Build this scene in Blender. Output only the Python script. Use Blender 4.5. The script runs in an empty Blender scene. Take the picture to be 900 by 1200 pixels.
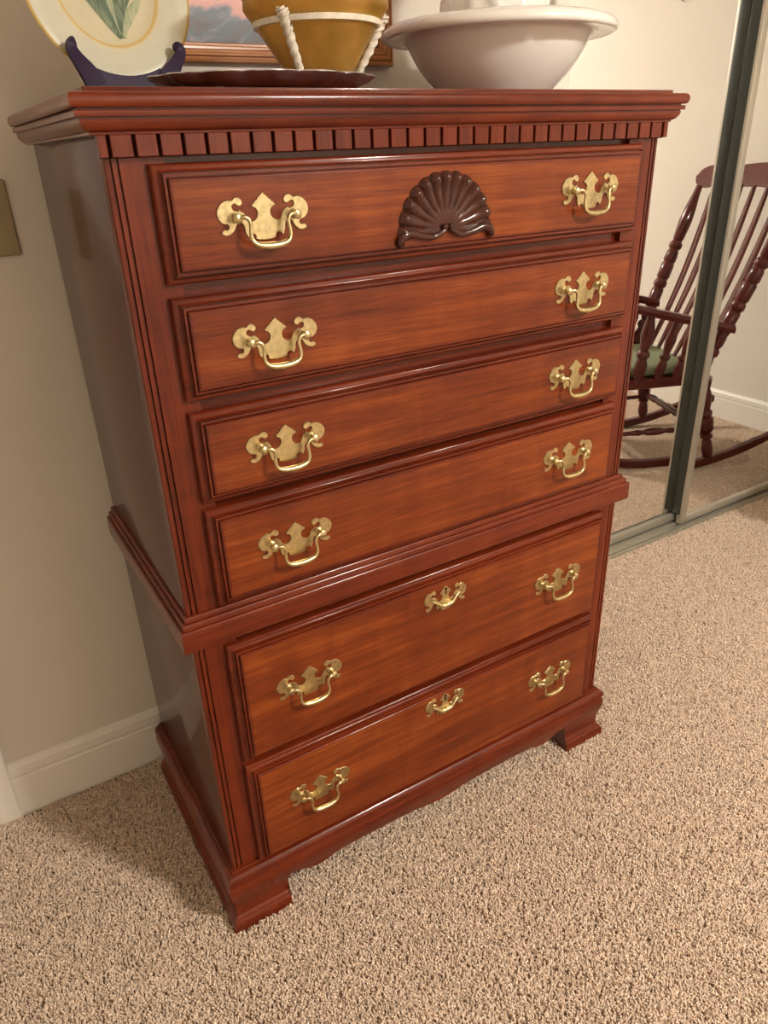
import bpy, bmesh, math, random
from mathutils import Vector, Matrix
from mathutils.geometry import tessellate_polygon
from math import sin, cos, pi, radians, sqrt
random.seed(7)
SC = bpy.context.scene
COL = SC.collection

# ------------------------------------------------------------------ camera, exposure, world, lamp
cd = bpy.data.cameras.new('camera')
cd.sensor_fit = 'VERTICAL'; cd.sensor_height = 36.0; cd.lens = 857.5136 / 1200 * 36.0
cd.clip_start = 0.02
cam = bpy.data.objects.new('camera', cd); COL.objects.link(cam)
cam.location = (-0.68288, -0.96535, 1.34946)
cam.rotation_euler = (1.109795, 0.033797, -0.551016)
SC.camera = cam
SC.view_settings.view_transform = 'Standard'; SC.view_settings.look = 'None'
SC.view_settings.gamma = 1.0; SC.view_settings.use_curve_mapping = False
SC.view_settings.exposure = 2.52
W = bpy.data.worlds.new('world'); SC.world = W; W.use_nodes = True
W.node_tree.nodes['Background'].inputs[0].default_value = (0.9, 0.85, 0.75, 1)
W.node_tree.nodes['Background'].inputs[1].default_value = 0.02
LAMP = (0.92, -2.10, 2.44); LAMP_STRENGTH = 65.0; LAMP_COLOR = (1.0, 0.93, 0.84, 1)
SC.cycles.max_bounces = 10; SC.cycles.diffuse_bounces = 6; SC.cycles.glossy_bounces = 5
SC.cycles.transmission_bounces = 8

# ------------------------------------------------------------------ helpers
def tag(o, label=None, cat=None, group=None, kind=None):
    if label: o['label'] = label
    if cat: o['category'] = cat
    if group: o['group'] = group
    if kind: o['kind'] = kind
    return o

def empty(name, loc=(0, 0, 0), rz=0.0, **k):
    o = bpy.data.objects.new(name, None); COL.objects.link(o)
    o.empty_display_size = 0.05; o.location = loc; o.rotation_euler = (0, 0, rz)
    return tag(o, **k)

def link(name, me, mat, parent=None, loc=(0, 0, 0), **k):
    o = bpy.data.objects.new(name, me); COL.objects.link(o)
    if mat and not me.materials: me.materials.append(mat)
    o.parent = parent; o.location = loc
    return tag(o, **k)

def mesh(bm, name, smooth=35):
    bmesh.ops.recalc_face_normals(bm, faces=bm.faces[:])
    me = bpy.data.meshes.new(name); bm.to_mesh(me); bm.free()
    if smooth:
        me.shade_smooth()
        me.set_sharp_from_angle(angle=radians(smooth))
    return me

def obj(name, bm, mat, parent=None, loc=(0, 0, 0), smooth=35, **k):
    return link(name, mesh(bm, name, smooth), mat, parent, loc, **k)

def B(): return bmesh.new()

def add_box(bm, a, b, bev=0.0, seg=2):
    vs = [bm.verts.new((x, y, z)) for x in (a[0], b[0]) for y in (a[1], b[1]) for z in (a[2], b[2])]
    F = [(0, 1, 3, 2), (4, 6, 7, 5), (0, 4, 5, 1), (2, 3, 7, 6), (0, 2, 6, 4), (1, 5, 7, 3)]
    fs = [bm.faces.new([vs[i] for i in f]) for f in F]
    if bev:
        es = list({e for f in fs for e in f.edges})
        bmesh.ops.bevel(bm, geom=es, offset=bev, segments=seg, affect='EDGES', profile=0.5)
    return bm

def box(a, b, bev=0.0, seg=2): return add_box(B(), a, b, bev, seg)

def add_grid(bm, rows, closed_u=False, closed_v=False, cap=False):
    V = [[bm.verts.new(p) for p in r] for r in rows]
    n, m = len(V), len(V[0])
    for i in range(n if closed_u else n - 1):
        for j in range(m if closed_v else m - 1):
            q = [V[i][j], V[i][(j + 1) % m], V[(i + 1) % n][(j + 1) % m], V[(i + 1) % n][j]]
            try: bm.faces.new(q)
            except ValueError: pass
    if cap:
        for r in (V[0], V[-1]):
            try: bm.faces.new(r)
            except ValueError: pass
    return V

def frame(d):
    d = Vector(d).normalized()
    a = Vector((0, 0, 1)) if abs(d.z) < 0.9 else Vector((1, 0, 0))
    u = d.cross(a).normalized(); return d, u, d.cross(u).normalized()

def turned(bm, p0, p1, prof, n=14):
    p0, p1 = Vector(p0), Vector(p1); d, u, v = frame(p1 - p0); L = (p1 - p0).length
    rows = [[p0 + d * (t * L) + (u * cos(2 * pi * k / n) + v * sin(2 * pi * k / n)) * r for k in range(n)] for t, r in prof]
    add_grid(bm, rows, closed_v=True, cap=True); return bm

def lathe(bm, c, prof, n=48, cap=False, squash=(1, 1), fn=None):
    rows = []
    for r, z in prof:
        row = []
        for k in range(n):
            a = 2 * pi * k / n
            rr = r * (fn(a, r, z) if fn else 1)
            row.append((c[0] + rr * cos(a) * squash[0], c[1] + rr * sin(a) * squash[1], c[2] + z))
        rows.append(row)
    add_grid(bm, rows, closed_v=True, cap=cap); return bm

def cr(pts, n=6):
    P = [Vector(p) for p in pts]; P = [P[0] * 2 - P[1]] + P + [P[-1] * 2 - P[-2]]; out = []
    for i in range(1, len(P) - 2):
        for k in range(n):
            t = k / n; a, b, c, d = P[i - 1:i + 3]
            out.append(0.5 * (2 * b + (c - a) * t + (2 * a - 5 * b + 4 * c - d) * t * t + (3 * b - a - 3 * c + d) * t ** 3))
    out.append(P[-2]); return out

def tube(bm, pts, rad, n=10, closed=False, flat=1.0):
    P = [Vector(p) for p in pts]; N = len(P)
    R = rad if isinstance(rad, (list, tuple)) else [rad] * N
    if len(R) != N:
        R = [R[min(len(R) - 2, int(i / (N - 1) * (len(R) - 1)))] * (1 - (i / (N - 1) * (len(R) - 1)) % 1) + R[min(len(R) - 1, int(i / (N - 1) * (len(R) - 1)) + 1)] * ((i / (N - 1) * (len(R) - 1)) % 1) for i in range(N)]
    rows = []; u = None
    for i in range(N):
        t = (P[(i + 1) % N] - P[i - 1]) if (closed or 0 < i < N - 1) else (P[1] - P[0] if i == 0 else P[-1] - P[-2])
        t.normalize()
        u = frame(t)[1] if u is None else (u - t * u.dot(t)).normalized()
        v = t.cross(u)
        rows.append([P[i] + (u * cos(2 * pi * k / n) + v * sin(2 * pi * k / n) * flat) * R[i] for k in range(n)])
    add_grid(bm, rows, closed_u=closed, closed_v=True, cap=not closed); return bm

def plate_outline(bm, pts, y0, y1, inset, holes=()):
    """flat casting: outline (x, z) extruded from y0 (back) to y1 (front) with an eased front edge"""
    n = len(pts); P = [Vector((p[0], p[1])) for p in pts]
    area = sum(P[i].x * P[(i + 1) % n].y - P[(i + 1) % n].x * P[i].y for i in range(n))
    if area < 0: P.reverse()
    Q = []
    for i in range(n):
        a, b, c = P[i - 1], P[i], P[(i + 1) % n]
        n1 = Vector((-(b - a).y, (b - a).x)).normalized(); n2 = Vector((-(c - b).y, (c - b).x)).normalized()
        m = (n1 + n2); m = m.normalized() if m.length > 1e-6 else n1
        Q.append(b + m * inset)
    ym = y1 + (y0 - y1) * 0.35
    r0 = [bm.verts.new((p.x, y0, p.y)) for p in P]; r1 = [bm.verts.new((p.x, ym, p.y)) for p in P]
    r2 = [bm.verts.new((p.x, y1, p.y)) for p in Q]
    for a, b in ((r0, r1), (r1, r2)):
        for i in range(n): bm.faces.new([a[i], a[(i + 1) % n], b[(i + 1) % n], b[i]])
    for tri in tessellate_polygon([[Vector((p.x, p.y, 0)) for p in Q]]):
        bm.faces.new([r2[i] for i in tri])
    return bm

# ------------------------------------------------------------------ materials
def nt(name):
    m = bpy.data.materials.new(name); m.use_nodes = True; t = m.node_tree
    return m, t, t.nodes['Principled BSDF']

def N(t, kind, **k):
    n = t.nodes.new(kind)
    for a, b in k.items():
        if a.startswith('i_'):
            key = a[2:]; key = int(key) if key.isdigit() else key.replace('_', ' ')
            n.inputs[key].default_value = b
        else: setattr(n, a, b)
    return n

def plain(name, col, rough=0.5, metal=0.0, coat=0.0, bump=0.0, bscale=200, var=0.0, vscale=6, spec=0.5):
    m, t, p = nt(name)
    p.inputs['Base Color'].default_value = (*col, 1); p.inputs['Roughness'].default_value = rough
    p.inputs['Metallic'].default_value = metal; p.inputs['Coat Weight'].default_value = coat
    p.inputs['Coat Roughness'].default_value = 0.08; p.inputs['Specular IOR Level'].default_value = spec
    tc = N(t, 'ShaderNodeTexCoord')
    if var:
        no = N(t, 'ShaderNodeTexNoise', i_Scale=vscale, i_Detail=4.0)
        t.links.new(tc.outputs['Object'], no.inputs['Vector'])
        r = N(t, 'ShaderNodeValToRGB')
        r.color_ramp.elements[0].position = 0.3; r.color_ramp.elements[1].position = 0.7
        r.color_ramp.elements[0].color = (*[c * (1 - var) for c in col], 1)
        r.color_ramp.elements[1].color = (*[min(1, c * (1 + var)) for c in col], 1)
        t.links.new(no.outputs['Fac'], r.inputs['Fac']); t.links.new(r.outputs['Color'], p.inputs['Base Color'])
    if bump:
        no = N(t, 'ShaderNodeTexNoise', i_Scale=bscale, i_Detail=3.0)
        t.links.new(tc.outputs['Object'], no.inputs['Vector'])
        b = N(t, 'ShaderNodeBump', i_Strength=bump, i_Distance=0.002)
        t.links.new(no.outputs['Fac'], b.inputs['Height']); t.links.new(b.outputs['Normal'], p.inputs['Normal'])
    return m

def wood(name, axis, cols, rough=0.3, coat=0.35, streak=1.0, fig=0.5, coat_rough=0.12):
    """stained cherry; cols dark, mid, light; grain runs along axis"""
    m, t, p = nt(name)
    tc = N(t, 'ShaderNodeTexCoord'); oi = N(t, 'ShaderNodeObjectInfo')
    ad = N(t, 'ShaderNodeVectorMath', operation='ADD')
    sc = N(t, 'ShaderNodeVectorMath', operation='SCALE'); sc.inputs['Scale'].default_value = 17.0
    cb = N(t, 'ShaderNodeCombineXYZ')
    for i in range(3): t.links.new(oi.outputs['Random'], cb.inputs[i])
    t.links.new(cb.outputs[0], sc.inputs[0]); t.links.new(tc.outputs['Object'], ad.inputs[0]); t.links.new(sc.outputs[0], ad.inputs[1])
    def mp(along, across):
        s = [across] * 3; s[axis] = along
        q = N(t, 'ShaderNodeMapping'); q.inputs['Scale'].default_value = s
        t.links.new(ad.outputs[0], q.inputs['Vector']); return q
    q1 = mp(2.2, 70 * streak); n1 = N(t, 'ShaderNodeTexNoise', i_Scale=1.0, i_Detail=6.0, i_Roughness=0.6, i_Distortion=0.4)
    t.links.new(q1.outputs[0], n1.inputs['Vector'])
    q2 = mp(1.6, 9.0); n2 = N(t, 'ShaderNodeTexNoise', i_Scale=1.0, i_Detail=4.0, i_Roughness=0.55, i_Distortion=1.6)
    t.links.new(q2.outputs[0], n2.inputs['Vector'])
    q3 = mp(14, 420); n3 = N(t, 'ShaderNodeTexNoise', i_Scale=1.0, i_Detail=2.0)
    t.links.new(q3.outputs[0], n3.inputs['Vector'])
    q4 = mp(16, 3.0); n4 = N(t, 'ShaderNodeTexNoise', i_Scale=1.0, i_Detail=3.0, i_Distortion=0.8)
    t.links.new(q4.outputs[0], n4.inputs['Vector'])
    def madd(a, k, b):
        q = N(t, 'ShaderNodeMath', operation='MULTIPLY_ADD'); q.inputs[1].default_value = k
        t.links.new(a, q.inputs[0])
        if isinstance(b, float): q.inputs[2].default_value = b
        else: t.links.new(b, q.inputs[2])
        return q.outputs[0]
    f = madd(n1.outputs['Fac'], 0.75, -0.375)
    f = madd(n2.outputs['Fac'], fig * 1.6, f)
    f = madd(n4.outputs['Fac'], 0.35, f)
    f = madd(n3.outputs['Fac'], 0.55, f)
    f = madd(f, 1.0, 0.5 - fig * 0.8 - 0.45)
    r = N(t, 'ShaderNodeValToRGB'); e = r.color_ramp.elements
    e[0].position = 0.18; e[0].color = (*cols[0], 1); e[1].position = 0.85; e[1].color = (*cols[2], 1)
    k = e.new(0.5); k.color = (*cols[1], 1)
    t.links.new(f, r.inputs['Fac']); t.links.new(r.outputs['Color'], p.inputs['Base Color'])
    p.inputs['Roughness'].default_value = rough; p.inputs['Coat Weight'].default_value = coat; p.inputs['Coat Roughness'].default_value = coat_rough
    p.inputs['Specular IOR Level'].default_value = 0.18
    b = N(t, 'ShaderNodeBump', i_Strength=0.12, i_Distance=0.0006)
    t.links.new(n3.outputs['Fac'], b.inputs['Height']); t.links.new(b.outputs['Normal'], p.inputs['Normal'])
    return m

FACE = [(0.082, 0.0120, 0.0026), (0.170, 0.031, 0.0055), (0.30, 0.072, 0.012)]
TRIM = [(0.055, 0.0060, 0.0022), (0.128, 0.0175, 0.0046), (0.200, 0.034, 0.0075)]
M_face = wood('cherry_face_grain_x', 0, FACE, rough=0.34, coat=0.28, coat_rough=0.11)
M_trimx = wood('cherry_trim_grain_x', 0, TRIM, rough=0.3, coat=0.42, fig=0.35, coat_rough=0.10)
M_trimz = wood('cherry_trim_grain_z', 2, TRIM, rough=0.3, coat=0.32, fig=0.35, coat_rough=0.10)
M_side = wood('cherry_side_grain_z', 2, [(0.045, 0.010, 0.006), (0.07, 0.016, 0.009), (0.095, 0.023, 0.012)], rough=0.22, coat=0.28, fig=0.3, coat_rough=0.035)  # cherry darkened for the shaded side; that shade is in the colour
M_shell = wood('dark_carved_wood', 2, [(0.030, 0.008, 0.005), (0.055, 0.014, 0.008), (0.08, 0.02, 0.010)], rough=0.25, coat=0.6, fig=0.2)
M_dark = plain('shadow_gap_wood', (0.022, 0.006, 0.004), 0.7, spec=0.1)  # near-black, so the shade of gaps and recesses is in the colour
M_chair = wood('mahogany_chair_wood', 2, [(0.045, 0.006, 0.004), (0.085, 0.012, 0.008), (0.125, 0.019, 0.012)], rough=0.3, coat=0.5, fig=0.3)
M_brass = plain('antique_brass', (0.56, 0.455, 0.245), 0.32, 1.0, var=0.2, vscale=130, bump=0.15, bscale=260)
M_wall = plain('beige_wall_paint', (0.71, 0.665, 0.595), 0.65, bump=0.08, bscale=320, var=0.015, vscale=1.2)
M_white = plain('white_trim_paint', (0.80, 0.77, 0.71), 0.35)
M_ceil = plain('ceiling_paint', (0.80, 0.76, 0.69), 0.8, bump=0.2, bscale=120)
M_alum = plain('brushed_champagne_metal', (0.54, 0.51, 0.43), 0.40, 0.7, bump=0.05, bscale=500)
M_alumdk = plain('dark_green_grey_stile_edge', (0.055, 0.06, 0.05), 0.4, 0.5)
M_mirror = plain('mirror_silver', (0.955, 0.96, 0.945), 0.0, 1.0)
M_green = plain('sage_green_cushion_cloth', (0.23, 0.26, 0.15), 0.9, bump=0.4, bscale=700, var=0.1, vscale=20)
M_cream = plain('white_ironstone', (0.86, 0.83, 0.78), 0.12, coat=0.3)
M_purple = plain('dark_purple_plastic', (0.026, 0.011, 0.038), 0.5, spec=0.2)
M_ironwhite = plain('white_painted_iron', (0.72, 0.66, 0.55), 0.55, bump=0.5, bscale=220, var=0.12, vscale=90)
M_pewter = plain('tarnished_pewter', (0.55, 0.52, 0.53), 0.2, 0.95, var=0.25, vscale=40)
M_plastic = plain('almond_plastic', (0.36, 0.30, 0.175), 0.35)
M_felt = plain('white_foot_pad', (0.75, 0.72, 0.68), 0.7)

# ------------------------------------------------------------------ room shell
BW = 0.535          # back wall face
RWX = 2.77          # right wall face
OPL, OPR, OPH = 0.757, 2.42, 2.05
def struct(name, bm, mat, label=None, parent=None, smooth=35):
    return obj(name, bm, mat, parent, smooth=smooth, label=label, kind='structure' if parent is None else None)

XL, YF, ZC = -2.05, -3.3, 2.44
struct('floor', box((XL, YF, -0.06), (RWX + 0.1, 1.0, -0.009)), plain('carpet_backing', (0.40, 0.305, 0.22), 0.95, bump=1.0, bscale=160, var=0.35, vscale=150), 'beige carpeted floor')
struct('ceiling', box((XL, YF, ZC), (RWX + 0.1, 1.0, ZC + 0.06)), M_ceil, 'plain ceiling')
bm = B()
DL, DR = -1.68, -0.872        # room door opening in the back wall
add_box(bm, (XL, BW, -0.05), (DL, BW + 0.1, ZC)); add_box(bm, (DL, BW, 2.05), (DR, BW + 0.1, ZC))
add_box(bm, (DR, BW, -0.05), (OPL, BW + 0.1, ZC)); add_box(bm, (OPL, BW, OPH), (OPR, BW + 0.1, ZC)); add_box(bm, (OPR, BW, -0.05), (RWX, BW + 0.1, ZC))
struct('wall_back', bm, M_wall, 'beige wall behind the chest of drawers')
struct('wall_right', box((RWX, YF, -0.05), (RWX + 0.1, 1.0, ZC)), M_wall, 'beige side wall seen in the closet mirrors')
struct('wall_left', box((XL - 0.1, YF, -0.05), (XL, 1.0, ZC)), M_wall, 'beige left wall')
struct('wall_front', box((XL, YF - 0.1, -0.05), (RWX, YF, ZC)), M_wall, 'beige wall behind the camera')
struct('wall_closet', box((OPL - 0.2, 0.9, -0.05), (RWX, 1.0, ZC)), M_wall, 'back of the closet behind the mirror doors')

BBP = [(0, 0), (0.0145, 0), (0.0145, 0.108), (0.0128, 0.1115), (0.0128, 0.1165), (0.0145, 0.119), (0.0135, 0.132), (0.0125, 0.139), (0.0095, 0.142), (0.0075, 0.147), (0.004, 0.150), (0, 0.151)]
def baseboard(name, a, b, nrm, label):
    bm = B(); rows = []
    for p in (a, b): rows.append([(p[0] + nrm[0] * o, p[1] + nrm[1] * o, z - 0.006) for o, z in BBP])
    add_grid(bm, rows, closed_v=True, cap=True)
    return struct(name, bm, M_white, label, smooth=25)
baseboard('baseboard_back', (-0.803, BW), (0.692, BW), (0, -1), 'white moulded baseboard behind the chest')
baseboard('baseboard_right', (RWX, YF), (RWX, BW), (-1, 0), 'white baseboard along the mirrored side wall')
baseboard('baseboard_left', (XL, YF), (XL, BW), (1, 0), 'white baseboard on the left wall')
baseboard('baseboard_front', (XL, YF), (RWX, YF), (0, 1), 'white baseboard behind the camera')

CAS = [(0, 0), (0, 0.011), (0.006, 0.0145), (0.012, 0.013), (0.016, 0.0115), (0.022, 0.015), (0.036, 0.0165), (0.05, 0.018), (0.056, 0.0205), (0.066, 0.0205), (0.07, 0.017), (0.07, 0)]
def casing(name, x0, sgn, z1, label, w=0.07):
    """upright casing; x0 is its edge at the opening, sgn the way the profile runs from it"""
    bm = B(); k = w / 0.07
    rows = [[(x0 + sgn * o * k, BW - d, z) for o, d in CAS] for z in (-0.006, z1)]
    add_grid(bm, rows, closed_v=True, cap=True)
    return struct(name, bm, M_white, label, smooth=25)
casing('trim_1', DR, 1, 2.12, 'white moulded casing of the door left of the chest')
casing('trim_2', DL, -1, 2.12, 'white moulded casing on the far side of the left door')
casing('trim_3', OPL, -1, 2.12, 'white casing of the mirrored closet', 0.065)
casing('trim_4', OPR, 1, 2.12, 'white casing right of the mirrored closet', 0.065)
struct('trim_5', box((DL - 0.07, BW - 0.018, 2.05), (DR + 0.07, BW, 2.12), 0.003), M_white, 'white head casing of the left door')
struct('trim_6', box((OPL - 0.065, BW - 0.018, OPH), (OPR + 0.065, BW, 2.12), 0.003), M_white, 'white head casing of the closet')
# room door (closed, outside the frame but for its edge)
d = empty('door_1', (DL, BW + 0.02, 0), label='white panelled door left of the chest', kind='structure')
bm = B(); w = DR - DL
add_box(bm, (0.003, 0.0, 0.008), (w - 0.003, 0.035, 2.047), 0.002)
obj('panel', bm, M_white, d)
for k, (a, b) in enumerate(((0.25, 0.95), (1.08, 1.92))):
    for s in (0, 1):
        x0 = 0.11 + s * (w - 0.22) / 2 + (0.03 if s else 0)
        obj('raised_panel', box((x0, -0.006, a), (x0 + (w - 0.22) / 2 - 0.03, 0.001, b), 0.005), M_white, d)
bm = B(); turned(bm, (w - 0.06, 0, 0.95), (w - 0.06, -0.06, 0.95), [(0, .027), (.08, .027), (.15, .012), (.5, .012), (.65, .024), (.85, .028), (1, .012)]); obj('knob', bm, M_brass, d)

# mirrored sliding closet doors
def mirror_door(name, x0, x1, y, label):
    r = empty(name, (x0, y, 0), label=label, kind='structure'); w = x1 - x0; H = 2.03; sw = 0.028; z0 = 0.012
    def stile(xa):
        bm = B(); add_box(bm, (xa, 0, z0), (xa + sw, 0.024, H), 0.0025)
        add_box(bm, (xa + 0.004, -0.0015, z0 + 0.002), (xa + 0.0075, 0.002, H - 0.002), 0.0006); add_box(bm, (xa + sw - 0.0075, -0.0015, z0 + 0.002), (xa + sw - 0.004, 0.002, H - 0.002), 0.0006)
        return bm
    obj('stile', stile(0), M_alum, r); obj('stile', stile(w - sw), M_alum, r)
    obj('edge_strip', box((-0.0015, 0.0095, 0.047), (0.0, 0.0445, H - 0.05), 0.0006), M_alumdk, r, label='dark strip along the door edge and the gap behind it')  # dark strip, deep enough to close the gap behind the door
    obj('bottom_rail', box((sw, 0.001, z0), (w - sw, 0.024, z0 + 0.028), 0.002), M_alum, r)
    obj('top_rail', box((sw, 0.001, H - 0.03), (w - sw, 0.024, H), 0.002), M_alum, r)
    obj('mirror_pane', box((sw - 0.004, 0.010, z0 + 0.022), (w - sw + 0.004, 0.014, H - 0.02)), M_mirror, r, smooth=0)
    return r
mirror_door('door_2', 0.765, 1.617, 0.6325, 'mirrored closet door on the rear track, nearer the chest')
mirror_door('door_3', 1.568, 2.412, 0.5970, 'mirrored closet door on the front track, far right')
bm = B()
for ya, yb in ((0.578, 0.583), (0.594, 0.597), (0.6225, 0.6275), (0.632, 0.635), (0.664, 0.668)):
    add_box(bm, (OPL + .001, ya, -0.008), (OPR - .001, yb, 0.008), 0.001)
add_box(bm, (OPL + .001, 0.575, -0.008), (OPR - .001, 0.67, -0.003))
struct('trim_7', bm, M_alum, 'metal floor track of the sliding mirror doors')

# light switch plate
sp = empty('switch_plate', (-0.556, BW, 1.264), label='almond plastic switch plate on the wall left of the chest', cat='switch plate')
obj('plate', box((-0.036, -0.006, -0.061), (0.036, 0, 0.061), 0.004, 3), M_plastic, sp)
obj('toggle', box((-0.005, -0.017, -0.004), (0.005, -0.004, 0.012), 0.002), M_plastic, sp)
for s in (-1, 1):
    bm = B(); turned(bm, (0, -0.005, s * 0.03), (0, -0.0072, s * 0.03), [(0, .0034), (.6, .0034), (1, .002)], 10); obj('screw', bm, M_plastic, sp)
# nail in the side wall (seen in the mirror)
bm = B(); turned(bm, (0, 0, 0), (-0.022, 0, 0.006), [(0, .0016), (.85, .0016), (.86, .0045), (1, .004)], 8)
obj('picture_nail', bm, plain('dull_nail_steel', (0.25, 0.2, 0.14), 0.4, 0.8), loc=(RWX, 1.284 - 1.864, 1.929), label='small nail left in the bare wall, reflected high in the mirror', cat='nail')

# ceiling lamp
lm = empty('ceiling_light', LAMP, label='round frosted dome ceiling light in the middle of the room', cat='ceiling light')
bm = B(); lathe(bm, (0, 0, 0), [(0.001, 0), (0.18, 0), (0.185, -0.012), (0.178, -0.03), (0.16, -0.03), (0.001, -0.03)], 40); obj('base', bm, M_brass, lm)
mg, t, p = nt('lit_frosted_glass'); p.inputs['Base Color'].default_value = (0.9, 0.85, 0.75, 1)
p.inputs['Emission Color'].default_value = LAMP_COLOR; p.inputs['Emission Strength'].default_value = LAMP_STRENGTH
bm = B(); lathe(bm, (0, 0, -0.03), [(0.16 * cos(a), -0.085 * sin(a)) for a in [i * pi / 2 / 10 for i in range(10)]] + [(0.004, -0.085)], 40, cap=True)
obj('dome', bm, mg, lm)
# ------------------------------------------------------------------ chest of drawers
chest = empty('chest_of_drawers', (0, 0, 0), label='tall cherry chest of six drawers with brass bail handles and shell carving', cat='chest of drawers')
WL, DB, ZT = 0.470, 0.476, 1.375
for s in (-1, 1):
    a, b = (-WL, -WL + 0.02) if s < 0 else (WL - 0.02, WL)
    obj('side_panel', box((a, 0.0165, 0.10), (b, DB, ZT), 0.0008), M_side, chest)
    # front stile with two bead grooves
    prof = [(0, 0), (0.4, 0.0), (0.4524, 0.0), (0.4530, 0.0045), (0.4548, 0.0045), (0.4554, 0.0002), (0.4605, 0.0002), (0.4611, 0.0045), (0.4629, 0.0045), (0.4635, 0.0004), (0.4685, 0.0006), (0.4700, 0.003), (0.4700, 0.016), (0.3990, 0.016), (0.3990, 0.0)]
    prof = prof[1:]
    bm = B(); add_grid(bm, [[(s * px, py, z) for px, py in prof] for z in (0.125, ZT)], closed_v=True, cap=True)
    obj('stile', bm, M_trimz, chest, smooth=25)
obj('back_panel', box((-WL + 0.02, DB - 0.012, 0.10), (WL - 0.02, DB, ZT)), M_side, chest)
DR_Z = [(1.203, 1.3425), (1.050, 1.187), (0.897, 1.034), (0.721, 0.8865), (0.396, 0.644), (0.1465, 0.384)]
rails = [(1.330, 1.375), (1.172, 1.218), (1.022, 1.062), (0.872, 0.908), (0.63, 0.735), (0.37, 0.41), (0.10, 0.158)]
for a, b in rails:
    obj('rail', box((-0.3995, 0.010, a), (0.3995, 0.032, b)), M_trimx, chest)
obj('gap_shade_sheet', box((-0.44, 0.035, 0.12), (0.44, 0.045, 1.37)), M_dark, chest)  # dark sheet behind the drawer gaps, their shade put into its colour

def rect_loft(hw, hh, prof, bm=None):
    bm = bm or B()
    rows = [[(-(hw - i), y, -(hh - i)), ((hw - i), y, -(hh - i)), ((hw - i), y, (hh - i)), (-(hw - i), y, (hh - i))] for i, y in prof]
    add_grid(bm, rows, closed_v=True, cap=True); return bm
LIP = [(0.0, 0.012), (0.0, -0.0068), (0.0004, -0.0087), (0.0015, -0.0103), (0.0031, -0.0114), (0.0050, -0.0118), (0.0066, -0.0123), (0.0079, -0.0135), (0.0092, -0.0160), (0.0096, -0.0186), (0.0099, -0.0160), (0.0113, -0.0160), (0.0116, -0.0198), (0.0145, -0.0202), (0.0148, -0.0180), (0.0158, -0.0180), (0.0161, -0.0226), (0.0165, -0.0235), (0.0172, -0.0242), (0.0182, -0.0245), (0.0200, -0.0246)]

# bail handle castings (shared meshes): outline in mm, right half
HALF = [(0, 34), (2.2, 31), (4.2, 30.2), (4.6, 28), (7.4, 26.8), (7.6, 24.6), (10.8, 23.2), (11.2, 20.8), (14, 19.5), (14.6, 17.4), (16.8, 15.6), (14.5, 13.6), (11.5, 11.8), (9.4, 8.6), (8.8, 5), (9.6, 0.5), (11.6, -3), (14.8, -5.6), (18, -6.6), (21, -6),
        (23.4, -3), (24.6, 1), (26.4, 5), (29, 8), (31.6, 9.6), (32.4, 12), (34.2, 9.6), (37.4, 9.2), (40.4, 10.8), (42.4, 13.8), (42.4, 17.4), (40, 19.6), (37.2, 19), (35.2, 17), (32.6, 15.8), (29.6, 17.2), (28, 20.4), (28.6, 24.4), (31.4, 27.8), (35, 29.2), (38.8, 28), (41, 25.2), (43.6, 24.6), (47.6, 25.6), (52, 24.4), (56.4, 21.6), (60, 17.2), (62.4, 11.4), (63, 5), (61.4, -1),
        (58, -5.6), (54, -8.2), (50.8, -8.4), (48.8, -11), (49.2, -14.4), (51.8, -16.2), (55, -15.2), (57.6, -16.6), (59.2, -19.6), (57.6, -22.8), (53.6, -24.4), (48.4, -23.6), (44, -20.4), (40.8, -15.8), (38.6, -10.6), (35.8, -7.6), (32.2, -7.8), (29.4, -10.6), (28, -15.4), (27.6, -21), (26, -26.2), (23.6, -29.4), (22, -26.2), (18.6, -24.4), (15.2, -25.6), (13.8, -28.8), (14.6, -31.6), (11, -33.4), (6, -34.4), (0, -34.8)]
def batwing(k, th=0.0024, kz=1.0):
    pts = [(a * k, b * k * kz) for a, b in HALF] + [(-a * k, b * k * kz) for a, b in reversed(HALF[1:-1])]
    return plate_outline(B(), pts, 0.0, -th, 0.0007)
bm = batwing(0.001, kz=0.83)
add = B()
ME_plate = mesh(bm, 'handle_plate', 12)
bm = B(); turned(bm, (0, 0, 0), (0, -0.017, 0), [(0, .0075), (.10, .0075), (.22, .0048), (.5, .0042), (.62, .0058), (.9, .0062), (1, .004)], 14)
ME_post = mesh(bm, 'handle_post', 40)
bl = [(-0.0410, -0.0135, 0.0), (-0.0370, -0.0150, 0.0012), (-0.0320, -0.0160, 0.0012), (-0.0280, -0.0170, -0.0016), (-0.0262, -0.0178, -0.0075), (-0.0264, -0.0184, -0.0150), (-0.0272, -0.0190, -0.0230), (-0.0262, -0.0196, -0.0310), (-0.0215, -0.0202, -0.0375), (-0.0125, -0.0206, -0.0408), (0, -0.0208, -0.0418)]
bl = [(a, b, c * 0.83) for a, b, c in bl]
bl = bl + [(-a, b, c) for a, b, c in reversed(bl[:-1])]
rr = [2.2, 2.6, 2.6, 2.3, 2.1, 2.1, 2.3, 2.6, 3.1, 3.9, 4.3]; rr = [r * 0.00115 for r in rr]; rr = rr + rr[-2::-1]
P = cr(bl, 4); bm = B(); tube(bm, P, rr, 10)
ME_bail = mesh(bm, 'handle_bail', 60)
ME_esc = mesh(batwing(0.00076, 0.0022), 'escutcheon', 12)
bm = B()
for s in (-1, 1):
    tube(bm, cr([(s * 0.031, -0.003, 0.002), (s * 0.022, -0.0042, -0.004), (s * 0.012, -0.005, -0.0125), (0, -0.0055, -0.0145)], 5), [0.002, 0.0034, 0.0046, 0.0052], 10)
bmesh.ops.recalc_face_normals(bm, faces=bm.faces[:]); ME_boss = mesh(bm, 'escutcheon_boss', 60)
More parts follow.
